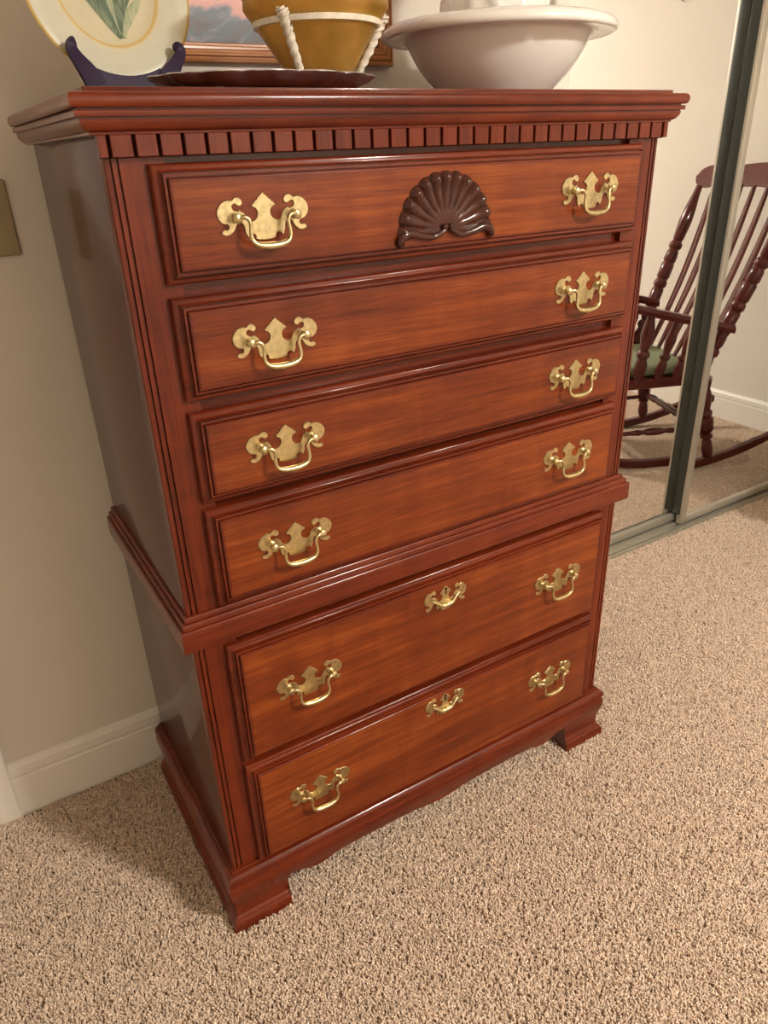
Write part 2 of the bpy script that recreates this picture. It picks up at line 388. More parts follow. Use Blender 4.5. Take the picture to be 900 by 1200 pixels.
bm = B(); turned(bm, (0, -0.0018, 0.0195), (0, -0.0029, 0.0195), [(0, .0026), (1, .0026)], 10); add_box(bm, (-0.0011, -0.0029, 0.008), (0.0011, -0.0018, 0.019)); ME_key = mesh(bm, 'keyhole', 30)
HZ = [1.2745, 1.1185, 0.9655, 0.806, 0.5275, 0.2735]
FACEY = -0.0246
for k, (a, b) in enumerate(DR_Z):
    zc = (a + b) / 2
    dr = obj('drawer', rect_loft(0.4205, (b - a) / 2, LIP), M_face, chest, (0, 0, zc), smooth=28)
    dr.data.materials.append(M_trimx)                                  # the lip moulding takes the darker, redder trim colour
    for f_ in dr.data.polygons:
        if not (f_.normal.y < -0.9 and f_.area > 0.02): f_.material_index = 1
    for s in (-1, 1):
        hx, hz = s * 0.2885, HZ[k] - zc + 0.0032
        link('handle_plate', ME_plate, M_brass, dr, (hx, FACEY, hz))
        for q in (-1, 1): link('handle_post', ME_post, M_brass, dr, (hx + q * 0.0405, FACEY, hz))
        link('handle_bail', ME_bail, M_brass, dr, (hx, FACEY, hz))
    if k >= 4:
        ez = (0.5885, 0.3345)[k - 4] - zc + 0.004
        link('escutcheon', ME_esc, M_brass, dr, (0, FACEY, ez)); link('escutcheon_boss', ME_boss, M_brass, dr, (0, FACEY, ez))
        link('keyhole', ME_key, M_dark, dr, (0, FACEY, ez))
    if k == 0: top_drawer, tz = dr, zc

# shell carving on the top drawer
bm = B(); rows = []; NL = 13; NT = NL * 10; NR = 16
T0, T1 = radians(-6), radians(186)
for i in range(NT + 1):
    u = i / NT; th = T0 + (T1 - T0) * u; dlt = ((u * NL) % 1) * 2 - 1
    if i == NT: dlt = 1
    edge = 1 - dlt * dlt
    Ro = 0.0785 + 0.0035 * sqrt(max(0, edge)) + 0.004 * abs(cos(th)) - 0.001
    row = []
    for j in range(NR + 1):
        rho = 0.06 + 0.94 * j / NR
        ball = math.exp(-((rho - 0.88) / 0.10) ** 2)
        rise = 0.002 + 0.005 * rho ** 1.6 + 0.0045 * ball
        rib = (0.30 + 0.70 * edge) if rho > 0.3 else 1
        h = rise * (1 - (1 - rib) * min(1, max(0, (rho - 0.25) / 0.25)))
        if rho > 0.9: h *= sqrt(max(0, 1 - ((rho - 0.9) / 0.1) ** 2))
        row.append((Ro * rho * cos(th), -h - 0.0006, Ro * rho * sin(th)))
    rows.append(row)
add_grid(bm, rows)
obj('shell_carving', bm, M_shell, top_drawer, (-0.002, FACEY, 1.2375 - tz), smooth=60, label='dark carved fan shell')
bm = B()
for s in (-1, 1):
    c = cr([(s * 0.004, -0.006, 0.004), (s * 0.0105, -0.0065, -0.001), (s * 0.026, -0.005, -0.0065), (s * 0.046, -0.005, -0.004), (s * 0.064, -0.0055, 0.0008), (s * 0.0775, -0.0055, -0.0015), (s * 0.083, -0.004, -0.010), (s * 0.080, -0.002, -0.0145)], 5)
    tube(bm, c, [0.0035, 0.004, 0.0045, 0.0052, 0.0062, 0.007, 0.0058, 0.003], 12)
    for ax, az, ar in ((s * 0.0055, 0.006, 0.0048),):
        bmesh.ops.create_uvsphere(bm, u_segments=12, v_segments=8, radius=ar, matrix=Matrix.Translation((ax, -0.006, az)))
obj('shell_scroll', bm, M_shell, top_drawer, (-0.002, FACEY, 1.2375 - tz), smooth=60, label='dark carved scrolls under the shell')

def sweepU(prof, name, mat, smooth=24, yb=DB, closed=True):
    bm = B(); rows = []
    for side in range(4):
        row = []
        for o, z in prof:
            x = (WL + o) * (-1 if side < 2 else 1); y = yb if side in (0, 3) else -o
            row.append((x, y, z))
        rows.append(row)
    add_grid(bm, rows, closed_v=closed, cap=closed)
    return obj(name, bm, mat, chest, smooth=smooth)
# crown and top
arc = [(0.0245 + 0.0062 * cos(a), 1.4078 + 0.0082 * sin(a)) for a in [radians(-80 + 15 * i) for i in range(12)]]
sweepU([(-0.02, 1.374), (0.0115, 1.374), (0.0118, 1.3765), (0.0138, 1.3770), (0.0168, 1.3790), (0.0200, 1.3825), (0.0217, 1.3870), (0.0220, 1.3895), (0.0208, 1.3898), (0.0208, 1.3912), (0.0262, 1.3916), (0.0266, 1.3925), (0.0266, 1.3972), (0.0258, 1.3980), (0.0215, 1.3984), (0.0215, 1.3998)] + arc[1:] + [(0.020, 1.4158), (0.010, 1.4162), (-0.02, 1.4162)], 'crown_moulding', M_trimx)
obj('top_board', box((-WL - 0.0105, -0.0105, 1.4155), (WL + 0.0105, DB, 1.4215), 0.001), M_trimx, chest)
# dentil course
obj('dentil_backing', box((-0.4715, -0.0055, 1.3495), (0.4715, 0.008, 1.3745)), M_dark, chest)  # dark strip: groove shade between the dentils is in its colour
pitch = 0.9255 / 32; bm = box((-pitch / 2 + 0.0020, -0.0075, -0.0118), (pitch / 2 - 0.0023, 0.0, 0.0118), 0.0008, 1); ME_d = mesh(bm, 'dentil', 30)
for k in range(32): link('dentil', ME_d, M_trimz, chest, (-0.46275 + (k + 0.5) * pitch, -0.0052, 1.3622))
bm = box((-0.0048, -0.0085, -0.0118), (0.0048, 0.0, 0.0118), 0.0008, 1); ME_e = mesh(bm, 'end_dentil', 30)
for s in (-1, 1): link('end_dentil', ME_e, M_trimz, chest, (s * (0.46275 + 0.0071), -0.0052, 1.3622))
# waist moulding
def rnd(cx, cz, r, a0=0, a1=90, n=5): return [(cx + r * cos(radians(a0 + (a1 - a0) * i / n)), cz + r * sin(radians(a0 + (a1 - a0) * i / n))) for i in range(n + 1)]
sweepU([(-0.01, 0.660), (0.0165, 0.660), (0.0170, 0.6615)] + rnd(0.0128, 0.6945, 0.0042) + [(0.0118, 0.6985), (0.0116, 0.7005)] + rnd(0.0070, 0.7035, 0.0044) + [(0.0060, 0.7078), (0.0058, 0.7105)] + rnd(0.0015, 0.7125, 0.0040) + [(-0.01, 0.7165)], 'waist_moulding', M_trimx)
# base moulding
sweepU([(-0.01, 0.113), (0.0135, 0.113), (0.0137, 0.1160), (0.0160, 0.1168)] + [(0.0050 + 0.0130 * cos(a), 0.1215 + 0.0165 * sin(a)) for a in [radians(-12 + 12 * i) for i in range(9)]] + [(0.0052, 0.1382), (0.0050, 0.1405), (0.0040, 0.1425), (0.0020, 0.1430), (-0.01, 0.1430)], 'base_moulding', M_trimx)
# bracket base: ogee feet and scalloped apron
FP = [(0.0135, 0.1135), (0.0165, 0.1120), (0.0180, 0.1060), (0.0184, 0.0980), (0.0176, 0.0890), (0.0155, 0.0790), (0.0128, 0.0690), (0.0108, 0.0590), (0.0098, 0.0480), (0.0098, 0.0380), (0.0112, 0.0310), (0.0140, 0.0272), (0.0165, 0.0258), (0.0172, 0.0240), (0.0190, 0.0215), (0.0215, 0.0170), (0.0226, 0.0110), (0.0226, -0.006)]
def off(z):
    for (o0, z0), (o1, z1) in zip(FP, FP[1:]):
        if z0 >= z >= z1: return o0 + (o1 - o0) * (z0 - z) / (z0 - z1 + 1e-9)
    return FP[-1][0]
def zb_front(x):
    a = abs(x)
    if a > 0.3715: return -0.006
    pts = [(0.0, 0.052), (0.03, 0.055), (0.07, 0.062), (0.10, 0.064), (0.16, 0.066), (0.22, 0.067), (0.26, 0.064), (0.285, 0.055), (0.305, 0.053), (0.325, 0.059), (0.345, 0.071), (0.3625, 0.074), (0.3710, 0.067), (0.3716, 0.045)]
    for (x0, z0), (x1, z1) in zip(pts, pts[1:]):
        if x0 <= a <= x1:
            t = (a - x0) / (x1 - x0); t = t * t * (3 - 2 * t); return z0 + (z1 - z0) * t
    return 0.045
def zb_side(y):
    return -0.006
bm = B(); rows = []
def column(side, s):
    """side 'F' at x=s ; 'L'/'R' at y=s ; corner handled by mitre: position is scaled with the offset"""
    zb = zb_front(s) if side == 'F' else zb_side(s)
    out = []; zs = [z for o, z in FP if z > zb + 1e-4] + [zb]
    NP = len(FP)
    while len(zs) < NP: zs.insert(-1, zs[-2] + (zs[-1] - zs[-2]) * 0.5) if len(zs) > 1 else zs.append(zb)
    P = []
    for z in zs:
        o = off(z); P.append((o, z))
    P += [(-0.018, zs[-1]), (-0.018, FP[0][1])]
    for o, z in P:
        if side == 'F':
            x = s if abs(s) < WL - 0.02 else math.copysign(WL + o, s); out.append((x, -o, z))
        else:
            x = -(WL + o) if side == 'L' else WL + o; out.append((x, s, z))
    return out
ys = [DB, 0.42, 0.4005, 0.3995, 0.38, 0.36, 0.3, 0.2, 0.14, 0.115, 0.0905, 0.0895, 0.05, 0.03]
xs = [0.3722, 0.3714, 0.3705, 0.368, 0.363, 0.356, 0.349, 0.342, 0.335, 0.328, 0.32, 0.31, 0.3, 0.29, 0.28, 0.27, 0.26, 0.24, 0.2, 0.16, 0.12, 0.1, 0.085, 0.07, 0.055, 0.04, 0.03, 0.015]
rows = [column('L', y) for y in ys] + [column('F', -WL)] + [column('F', -0.44)] + [column('F', -v) for v in xs] + [column('F', 0.0)] + [column('F', v) for v in reversed(xs)] + [column('F', 0.44)] + [column('F', WL)] + [column('R', y) for y in reversed(ys)]
add_grid(bm, rows, closed_v=True, cap=True)
obj('bracket_base', bm, M_trimx, chest, smooth=24)
# ------------------------------------------------------------------ things on the chest
TOP = 1.4215
# tilted plate on an easel
pc = Vector((-0.3541, 0.297, 1.5665)); tilt, yaw, PR = 0.1437, 0.1258, 0.120
n = Vector((sin(yaw) * cos(tilt), -cos(yaw) * cos(tilt), sin(tilt))); uu = Vector((cos(yaw), sin(yaw), 0)); vv = n.cross(uu)
if vv.z < 0: vv = -vv
Rm = Matrix((uu, vv, n)).transposed().to_4x4()        # local x right, y up the plate, z out of its face
mp, t, p = nt('glazed_plate_flower'); p.inputs['Roughness'].default_value = 0.12
tc = N(t, 'ShaderNodeTexCoord'); sx = N(t, 'ShaderNodeSeparateXYZ'); t.links.new(tc.outputs['Object'], sx.inputs[0])
ln = N(t, 'ShaderNodeVectorMath', operation='LENGTH'); cbx = N(t, 'ShaderNodeCombineXYZ')
t.links.new(sx.outputs['X'], cbx.inputs[0]); t.links.new(sx.outputs['Y'], cbx.inputs[1]); t.links.new(cbx.outputs[0], ln.inputs[0])
r = N(t, 'ShaderNodeValToRGB'); r.color_ramp.interpolation = 'LINEAR'; e = r.color_ramp.elements
dv = N(t, 'ShaderNodeMath', operation='DIVIDE'); dv.inputs[1].default_value = 0.12; t.links.new(ln.outputs['Value'], dv.inputs[0]); t.links.new(dv.outputs[0], r.inputs['Fac'])
cm = (0.62, 0.60, 0.47); ce = (0.63, 0.575, 0.39); yl = (0.62, 0.42, 0.13); gd = (0.55, 0.36, 0.08)
e[0].position = 0.0; e[0].color = (*ce, 1); e[1].position = 1.0; e[1].color = (*gd, 1)
for pos, c in ((0.57, ce), (0.60, yl), (0.63, (0.66, 0.60, 0.42)), (0.67, cm), (0.965, cm), (0.978, gd)):
    q = e.new(pos); q.color = (*c, 1)
no = N(t, 'ShaderNodeTexNoise', i_Scale=45.0, i_Detail=5.0); t.links.new(tc.outputs['Object'], no.inputs['Vector'])
mx = N(t, 'ShaderNodeMix', data_type='RGBA', blend_type='MULTIPLY'); mx.inputs['Factor'].default_value = 0.10
t.links.new(r.outputs['Color'], mx.inputs['A']); t.links.new(no.outputs['Fac'], mx.inputs['B']); t.links.new(mx.outputs['Result'], p.inputs['Base Color'])
pl = obj('decorative_plate', lathe(B(), (0, 0, 0), [(0.001, -0.018), (0.045, -0.018), (0.066, -0.014), (0.074, -0.010), (0.098, -0.006), (0.1165, 0.0005), (PR, 0.002), (0.1160, 0.0032), (0.098, -0.0015), (0.080, -0.004), (0.074, -0.0055), (0.068, -0.010), (0.055, -0.0125), (0.001, -0.013)], 72), mp, smooth=50,
         label='round cream plate with gold rim and painted green leaves, propped on an easel', cat='plate')
pl.matrix_world = Matrix.Translation(pc) @ Rm
# painted leaves: glaze relief of thin leaves on the well
def leaf(name, pts, wid, col):
    bm = B(); C = cr([(x, y, 0) for x, y in pts], 6); rows = []
    for i, c in enumerate(C):
        t_ = i / (len(C) - 1); a = C[min(i + 1, len(C) - 1)] - C[max(i - 1, 0)]; a.normalize(); s = Vector((-a.y, a.x, 0)); w_ = wid * (sin(pi * (0.12 + 0.88 * t_)) ** 0.8 if t_ < 0.999 else 0.02)
        row = []
        for q in (-1, -0.5, 0, 0.5, 1):
            P_ = c + s * w_ * q; rr_ = sqrt(P_.x ** 2 + P_.y ** 2); z = -0.0125 if rr_ < 0.055 else -0.0125 + (rr_ - 0.055) / 0.013 * 0.0025
            row.append((P_.x, P_.y, z + 0.0004 + 0.0004 * (1 - q * q)))
        rows.append(row)
    add_grid(bm, rows)
    o = obj(name, bm, col, pl, smooth=60, label='painted green leaf'); return o
def leafmat(name, a, b):
    m, t, p = nt(name); p.inputs['Roughness'].default_value = 0.55; tc = N(t, 'ShaderNodeTexCoord'); no = N(t, 'ShaderNodeTexNoise', i_Scale=70.0, i_Detail=3.0, i_Distortion=1.0)
    mpg = N(t, 'ShaderNodeMapping'); mpg.inputs['Scale'].default_value = (1.6, 0.35, 1); t.links.new(tc.outputs['Object'], mpg.inputs['Vector']); t.links.new(mpg.outputs[0], no.inputs['Vector'])
    r = N(t, 'ShaderNodeValToRGB'); r.color_ramp.elements[0].position = 0.35; r.color_ramp.elements[1].position = 0.65
    r.color_ramp.elements[0].color = (*a, 1); r.color_ramp.elements[1].color = (*b, 1); t.links.new(no.outputs['Fac'], r.inputs['Fac']); t.links.new(r.outputs['Color'], p.inputs['Base Color']); return m
LG = leafmat('leaf_green', (0.05, 0.085, 0.035), (0.19, 0.24, 0.12)); LP = leafmat('leaf_pale', (0.22, 0.27, 0.14), (0.42, 0.43, 0.26)); LD = leafmat('leaf_deep', (0.03, 0.065, 0.03), (0.10, 0.16, 0.07))
M_fl = leafmat('flower_yellow', (0.65, 0.42, 0.06), (0.8, 0.66, 0.2))
bx, by = 0.010, -0.060
leaf('leaf', [(bx, by), (-0.006, -0.035), (-0.028, -0.008), (-0.052, 0.010)], 0.008, LG)
leaf('leaf', [(bx, by), (0.0, -0.03), (-0.014, 0.005), (-0.03, 0.035)], 0.0085, LD)
leaf('leaf', [(bx, by), (0.012, -0.025), (0.028, 0.0), (0.05, 0.02)], 0.012, LG)
leaf('leaf', [(bx + 0.002, by + 0.002), (0.026, -0.034), (0.040, -0.018), (0.052, -0.006)], 0.007, LP)
leaf('leaf', [(bx, by), (0.004, -0.03), (0.002, 0.0), (0.004, 0.03)], 0.008, LP)
for k, (fx, fy) in enumerate(((0.004, 0.035), (-0.008, 0.046), (0.016, 0.046), (0.004, 0.055))):
    leaf('petal', [(0.004, 0.028), ((fx + 0.004) / 2, (fy + 0.03) / 2), (fx, fy)], 0.007, M_fl)['label'] = 'painted yellow petal'

# easel (dark purple, two hooked arms)
def easel_pt(px, py, pz): return pc + uu * px + vv * py + n * pz
ez = empty('plate_easel', (pc.x, 0.27, TOP), label='dark purple plastic plate easel holding up the cream plate', cat='plate stand')
def toE(v): return v - Vector((pc.x, 0.27, TOP))
def strap(path, wd, th):
    """a flat bar; path of (point, width) with its broad side along the plate plane"""
    bm = B(); rows = []
    for i, (P_, w_) in enumerate(path):
        a = path[min(i + 1, len(path) - 1)][0] - path[max(i - 1, 0)][0]; a.normalize(); s = a.cross(n).normalized()
        rows.append([toE(P_ + n * th * q1 + s * w_ * (q2 - 1)) for q1, q2 in ((1, 0), (1.25, 1), (1, 2), (-1, 2), (-1.25, 1), (-1, 0))])
    add_grid(bm, rows, closed_v=True, cap=True); return bm
yb = -PR
zb_ = TOP - 0.0
def solve_py(px, pz, z):           # plate-frame y that reaches height z
    b = easel_pt(px, 0, pz); return (z - b.z) / vv.z
for s in (-1, 1):
    b0 = solve_py(s * 0.050, 0.004, TOP + 0.019)
    path = [(easel_pt(s * 0.048, b0, 0.006), 0.014), (easel_pt(s * 0.053, b0 + 0.011, 0.008), 0.0135), (easel_pt(s * 0.061, yb + 0.014, 0.011), 0.0115), (easel_pt(s * 0.070, yb + 0.025, 0.015), 0.0085), (easel_pt(s * 0.0765, yb + 0.035, 0.019), 0.0070), (easel_pt(s * 0.0755, yb + 0.042, 0.020), 0.0066), (easel_pt(s * 0.0715, yb + 0.0455, 0.018), 0.0056), (easel_pt(s * 0.0695, yb + 0.0462, 0.017), 0.003)]
    path = [(q + uu * (0.005 if s > 0 else -0.001), w_) for q, w_ in path]
    Pc = cr([(*q, ) for q, w_ in path], 4); Wc = [w_ for q, w_ in path]
    pp = []
    for i, q in enumerate(Pc):
        f = i / (len(Pc) - 1) * (len(Wc) - 1); k = min(int(f), len(Wc) - 2); pp.append((q, Wc[k] * (1 - f + k) + Wc[k + 1] * (f - k)))
    obj('arm', strap(pp, 0, 0.004), M_purple, ez, smooth=50)
b1 = solve_py(0, 0.006, TOP + 0.004)
pp = [(easel_pt(x_, b1 + 0.0165 + 0.012 * (x_ / 0.056) ** 2, 0.003), 0.0145) for x_ in [i * 0.0112 - 0.056 for i in range(11)]]
obj('cross_bar', strap(pp, 0, 0.0045), M_purple, ez, smooth=50)
bm = B(); q0 = easel_pt(0, b1 + 0.012, 0.0); q1 = easel_pt(0, 0.03, -0.022); q2 = Vector((pc.x - 0.02, 0.40, TOP + 0.005))
tube(bm, [toE(q0 + Vector((0, 0.012, 0))), toE(q0 + Vector((0, 0.05, 0.01))), toE(Vector((pc.x - 0.015, 0.37, TOP + 0.012))), toE(q2)], 0.006, 8); obj('back_leg', bm, M_purple, ez)
bm = B(); tube(bm, [toE(Vector((pc.x - 0.015, 0.375, TOP + 0.012))), toE(q1 + Vector((0, 0.045, -0.04))), toE(q1 + Vector((0, 0.012, 0)))], 0.006, 8); obj('back_rest', bm, M_purple, ez)
for s in (-1, 1):
    bm = B(); turned(bm, (0, 0, 0), (0, 0, 0.0045), [(0, .007), (.7, .007), (1, .005)], 14)
    v = toE(easel_pt(s * 0.030, solve_py(s * 0.030, 0.016, TOP), 0.016)); obj('foot_pad', bm, M_felt, ez, (v.x, v.y, 0.0), label='white foot pad')

# scalloped pewter tray
tr = empty('scalloped_tray', (-0.191, 0.150, TOP), label='tarnished pewter tray with scalloped rim under the amber bowl', cat='tray')
def scal(a, r_, z): return 1 + (0.085 * abs(cos(a * 7)) - 0.045) * max(0, (r_ - 0.10) / 0.07)
prof = [(0.001, 0.006), (0.10, 0.006), (0.118, 0.006), (0.140, 0.0085), (0.158, 0.0145), (0.168, 0.0205), (0.1715, 0.0225), (0.1715, 0.0240), (0.1670, 0.0235), (0.155, 0.0180), (0.138, 0.0120), (0.115, 0.0092), (0.001, 0.0088)]
obj('dish', lathe(B(), (0, 0, 0), prof, 140, squash=(0.95, 0.67), fn=scal), M_pewter, tr, smooth=50)
for a in (35, 145, 215, 325):
    bm = B(); lathe(bm, (0.105 * cos(radians(a)), 0.07 * sin(radians(a)), 0), [(0.002, 0), (0.007, 0.001), (0.009, 0.004), (0.007, 0.0068), (0.002, 0.0072)], 12, cap=True); obj('foot', bm, M_felt, tr, label='small pale ball foot')

# amber glass bowl in a white iron stand
BC = (-0.092, 0.174)
ma, t, p = nt('frosted_amber_glass')
p.inputs['Base Color'].default_value = (0.80, 0.42, 0.055, 1); p.inputs['Roughness'].default_value = 0.42; p.inputs['Transmission Weight'].default_value = 0.72
p.inputs['Subsurface Weight'].default_value = 0.0; p.inputs['IOR'].default_value = 1.35
tc = N(t, 'ShaderNodeTexCoord'); no = N(t, 'ShaderNodeTexNoise', i_Scale=18.0, i_Detail=3.0); t.links.new(tc.outputs['Object'], no.inputs['Vector'])
r = N(t, 'ShaderNodeValToRGB'); r.color_ramp.elements[0].position = 0.3; r.color_ramp.elements[1].position = 0.7
r.color_ramp.elements[0].color = (0.55, 0.34, 0.055, 1); r.color_ramp.elements[1].color = (0.85, 0.55, 0.15, 1); t.links.new(no.outputs['Fac'], r.inputs['Fac']); t.links.new(r.outputs['Color'], p.inputs['Base Color'])
gb = empty('amber_glass_bowl', (BC[0], BC[1], TOP + 0.0135), label='frosted amber glass bowl with embossed curls, set in a white rope-like stand', cat='bowl')
bprof = [(0.001, 0.004), (0.040, 0.004), (0.046, 0.007), (0.060, 0.030), (0.078, 0.058), (0.094, 0.081), (0.106, 0.096), (0.1105, 0.103), (0.1105, 0.108), (0.1085, 0.122), (0.1075, 0.138), (0.109, 0.146), (0.1065, 0.146), (0.1045, 0.138), (0.1055, 0.122), (0.1070, 0.106), (0.1030, 0.098), (0.091, 0.084), (0.075, 0.061), (0.057, 0.033), (0.042, 0.0105), (0.001, 0.009)]
obj('bowl_body', lathe(B(), (0, 0, 0), bprof, 72), ma, gb, smooth=60)
for k in range(16):                                                   # embossed curls round the upper band
    a0 = 2 * pi * k / 16; bm = B(); pts = []
    for i in range(15):
        t_ = i / 14; ang = -0.5 + t_ * 2.2 * pi; q = 0.0095 * (1 - 0.62 * t_)
        aa = a0 + q * cos(ang) / 0.109 * (1 if k % 2 else -1); z = 0.122 + q * sin(ang); R_ = 0.1098 if z > 0.108 else 0.1112
        pts.append((R_ * cos(aa), R_ * sin(aa), z))
    tube(bm, pts, 0.0016, 6); obj('curl', bm, ma, gb, smooth=60)
st = empty('bowl_stand', (BC[0], BC[1], TOP + 0.0110), label='white painted iron stand with a ring and rope-twist legs round the amber bowl', cat='bowl stand'); gb.scale = (0.9545,) * 3; st.scale = (0.9545,) * 3
bm = B(); lathe(bm, (0, 0, 0.0815), [(0.0925, 0.0), (0.0985, 0.0), (0.0995, 0.006), (0.0985, 0.0125), (0.0925, 0.0125), (0.092, 0.006)], 64); 
V = [f for f in bm.faces]
bm2 = B(); rows = []
for k in range(64):
    a = 2 * pi * k / 64; rows.append([((r_) * cos(a), (r_) * sin(a), 0.0815 + z) for r_, z in [(0.0905, 0.0), (0.0975, 0.0), (0.0985, 0.006), (0.0975, 0.0125), (0.0905, 0.0125), (0.0900, 0.006)]])
bm.free(); add_grid(bm2, rows, closed_u=True, closed_v=True); obj('ring', bm2, M_ironwhite, st, smooth=40)
bm = B(); rows = []
for k in range(48):
    a = 2 * pi * k / 48; rows.append([((0.054 + 0.005 * cos(b)) * cos(a), (0.054 + 0.005 * cos(b)) * sin(a), 0.006 + 0.004 * sin(b)) for b in [2 * pi * i / 8 for i in range(8)]])
add_grid(bm, rows, closed_u=True, closed_v=True); obj('base_ring', bm, M_ironwhite, st, smooth=60)
for deg in (215, 335, 95):
    a = radians(deg); bm = B()
    C = cr([(0.0560 * cos(a), 0.0560 * sin(a), 0.006), (0.065 * cos(a), 0.065 * sin(a), 0.027), (0.080 * cos(a), 0.080 * sin(a), 0.052), (0.092 * cos(a), 0.092 * sin(a), 0.074), (0.1005 * cos(a), 0.1005 * sin(a), 0.090), (0.103 * cos(a), 0.103 * sin(a), 0.098)], 8)
    tube(bm, C, [0.0035, 0.0045, 0.006, 0.0055, 0.0075, 0.0050], 12); obj('leg', bm, M_ironwhite, st, smooth=60)
    bm = B()                                                          # rope strands wound round the leg
    for ph in (0, 2 * pi / 3, 4 * pi / 3):
        pts = []
        for i in range(64):
            f = i / 63 * (len(C) - 1); k = min(int(f), len(C) - 2); c = C[k].lerp(C[k + 1], f - k); d_ = (C[k + 1] - C[k]); _, u_, v_ = frame(d_)
            tt = i / 63; R_ = 0.0035 + 0.0028 * min(1, tt * 1.6) + (0.0018 if 0.78 < tt < 0.98 else 0); w_ = ph + tt * 20
            pts.append(c + (u_ * cos(w_) + v_ * sin(w_)) * R_)
        tube(bm, pts, 0.0021, 6)
    obj('rope_twist', bm, M_ironwhite, st, smooth=60)

# wash basin with pitcher
KC = (0.297, 0.235)
wb = obj('wash_basin', lathe(B(), (0, 0, 0), [(0.001, 0.004), (0.075, 0.004), (0.080, 0.0), (0.088, 0.0), (0.093, 0.005), (0.106, 0.017), (0.124, 0.034), (0.141, 0.055), (0.153, 0.075), (0.1605, 0.090), (0.1660, 0.0965), (0.178, 0.0985), (0.192, 0.0975), (0.2000, 0.0955), (0.2045, 0.0975), (0.2060, 0.1025), (0.2045, 0.108), (0.1985, 0.1135), (0.186, 0.1175), (0.174, 0.1165), (0.164, 0.108), (0.152, 0.090), (0.138, 0.068), (0.118, 0.044), (0.095, 0.024), (0.075, 0.014), (0.001, 0.012)], 96), M_cream, smooth=60, loc=(KC[0], KC[1], TOP),
         label='wide white ceramic wash basin with rolled rim at the right of the chest top', cat='basin')
pt = empty('water_pitcher', (KC[0] - 0.004, KC[1] + 0.005, TOP + 0.0145), label='white embossed ceramic pitcher standing in the wash basin', cat='pitcher')
bm = B(); rows = []; NA = 96
pprof = [(0.002, 0.0), (0.052, 0.0), (0.056, 0.006), (0.054, 0.014), (0.062, 0.030), (0.078, 0.060), (0.0885, 0.092), (0.092, 0.118), (0.0895, 0.145), (0.081, 0.172), (0.067, 0.200), (0.055, 0.224), (0.050, 0.246), (0.052, 0.266), (0.060, 0.288), (0.057, 0.290), (0.048, 0.266), (0.045, 0.246)]
PP = cr([(r_, 0, z) for r_, z in pprof], 4)
from mathutils import noise
for q in PP:
    row = []
    for k in range(NA):
        a = 2 * pi * k / NA; r_ = q.x
        w_ = max(0.0, min(1, (q.z - 0.03) / 0.05)) * max(0, min(1, (0.24 - q.z) / 0.05))
        e_ = abs(noise.noise(Vector((cos(a) * 3.2, sin(a) * 3.2, q.z * 26 + sin(a * 3) * 1.3)))) * 0.009 * w_
        sp_ = (0.035 * max(0, cos(a)) ** 6) * max(0, (q.z - 0.24) / 0.05)
        row.append(((r_ + e_ + sp_) * cos(a), (r_ + e_) * sin(a), q.z))
    rows.append(row)
add_grid(bm, rows, closed_v=True); obj('pitcher_body', bm, M_cream, pt, smooth=60)
bm = B(); tube(bm, cr([(-0.050, 0, 0.262), (-0.085, 0, 0.272), (-0.118, 0, 0.240), (-0.122, 0, 0.190), (-0.105, 0, 0.150), (-0.086, 0, 0.132)], 6), [0.008, 0.008, 0.0085, 0.008, 0.0075, 0.009], 10); obj('handle', bm, M_cream, pt, smooth=60)

# framed picture on the back wall
FX0, FX1, FZ0, FZ1, FW = -0.330, 0.258, 1.500, 1.985, 0.032
fr_ = empty('framed_picture', ((FX0 + FX1) / 2, BW, FZ0), label='landscape painting in an oak frame on the wall behind the amber bowl', cat='picture')
cx_, hw, hh = (FX0 + FX1) / 2, (FX1 - FX0) / 2, (FZ1 - FZ0) / 2
bm = B(); prof = [(0.0, -0.0), (0.0, -0.016), (0.002, -0.019), (0.005, -0.0195), (0.0065, -0.017), (0.009, -0.017), (0.011, -0.0205), (0.0145, -0.0205), (0.0165, -0.0175), (0.019, -0.0175), (0.021, -0.0195), (0.0245, -0.019), (0.0265, -0.016), (0.030, -0.015), (0.032, -0.011), (0.032, -0.004), (0.032, 0.0)]
rows = [[(-(hw - i), y, i), ((hw - i), y, i), ((hw - i), y, 2 * hh - i), (-(hw - i), y, 2 * hh - i)] for i, y in prof]
add_grid(bm, rows, closed_v=True)
obj('frame', bm, wood('oak_frame', 0, [(0.24, 0.09, 0.028), (0.40, 0.16, 0.05), (0.55, 0.26, 0.09)], rough=0.28, coat=0.5), fr_, smooth=30)
mpn, t, p = nt('landscape_painting'); p.inputs['Roughness'].default_value = 0.35
tc = N(t, 'ShaderNodeTexCoord'); sx = N(t, 'ShaderNodeSeparateXYZ'); t.links.new(tc.outputs['Object'], sx.inputs[0])
n1 = N(t, 'ShaderNodeTexNoise', i_Scale=14.0, i_Detail=5.0, i_Distortion=0.6); t.links.new(tc.outputs['Object'], n1.inputs['Vector'])
q = N(t, 'ShaderNodeMath', operation='MULTIPLY_ADD'); q.inputs[1].default_value = -0.075; t.links.new(n1.outputs['Fac'], q.inputs[0]); t.links.new(sx.outputs['Z'], q.inputs[2])
r = N(t, 'ShaderNodeValToRGB'); r.color_ramp.interpolation = 'EASE'; e = r.color_ramp.elements
q2 = N(t, 'ShaderNodeMath', operation='MULTIPLY_ADD'); q2.inputs[1].default_value = 5.0; q2.inputs[2].default_value = 0.1; t.links.new(q.outputs[0], q2.inputs[0]); t.links.new(q2.outputs[0], r.inputs['Fac'])
n2 = N(t, 'ShaderNodeTexNoise', i_Scale=16.0, i_Detail=4.0, i_Distortion=0.9); mpg = N(t, 'ShaderNodeMapping'); mpg.inputs['Scale'].default_value = (1, 1, 2.2); mpg.inputs['Rotation'].default_value = (0, 0.6, 0)
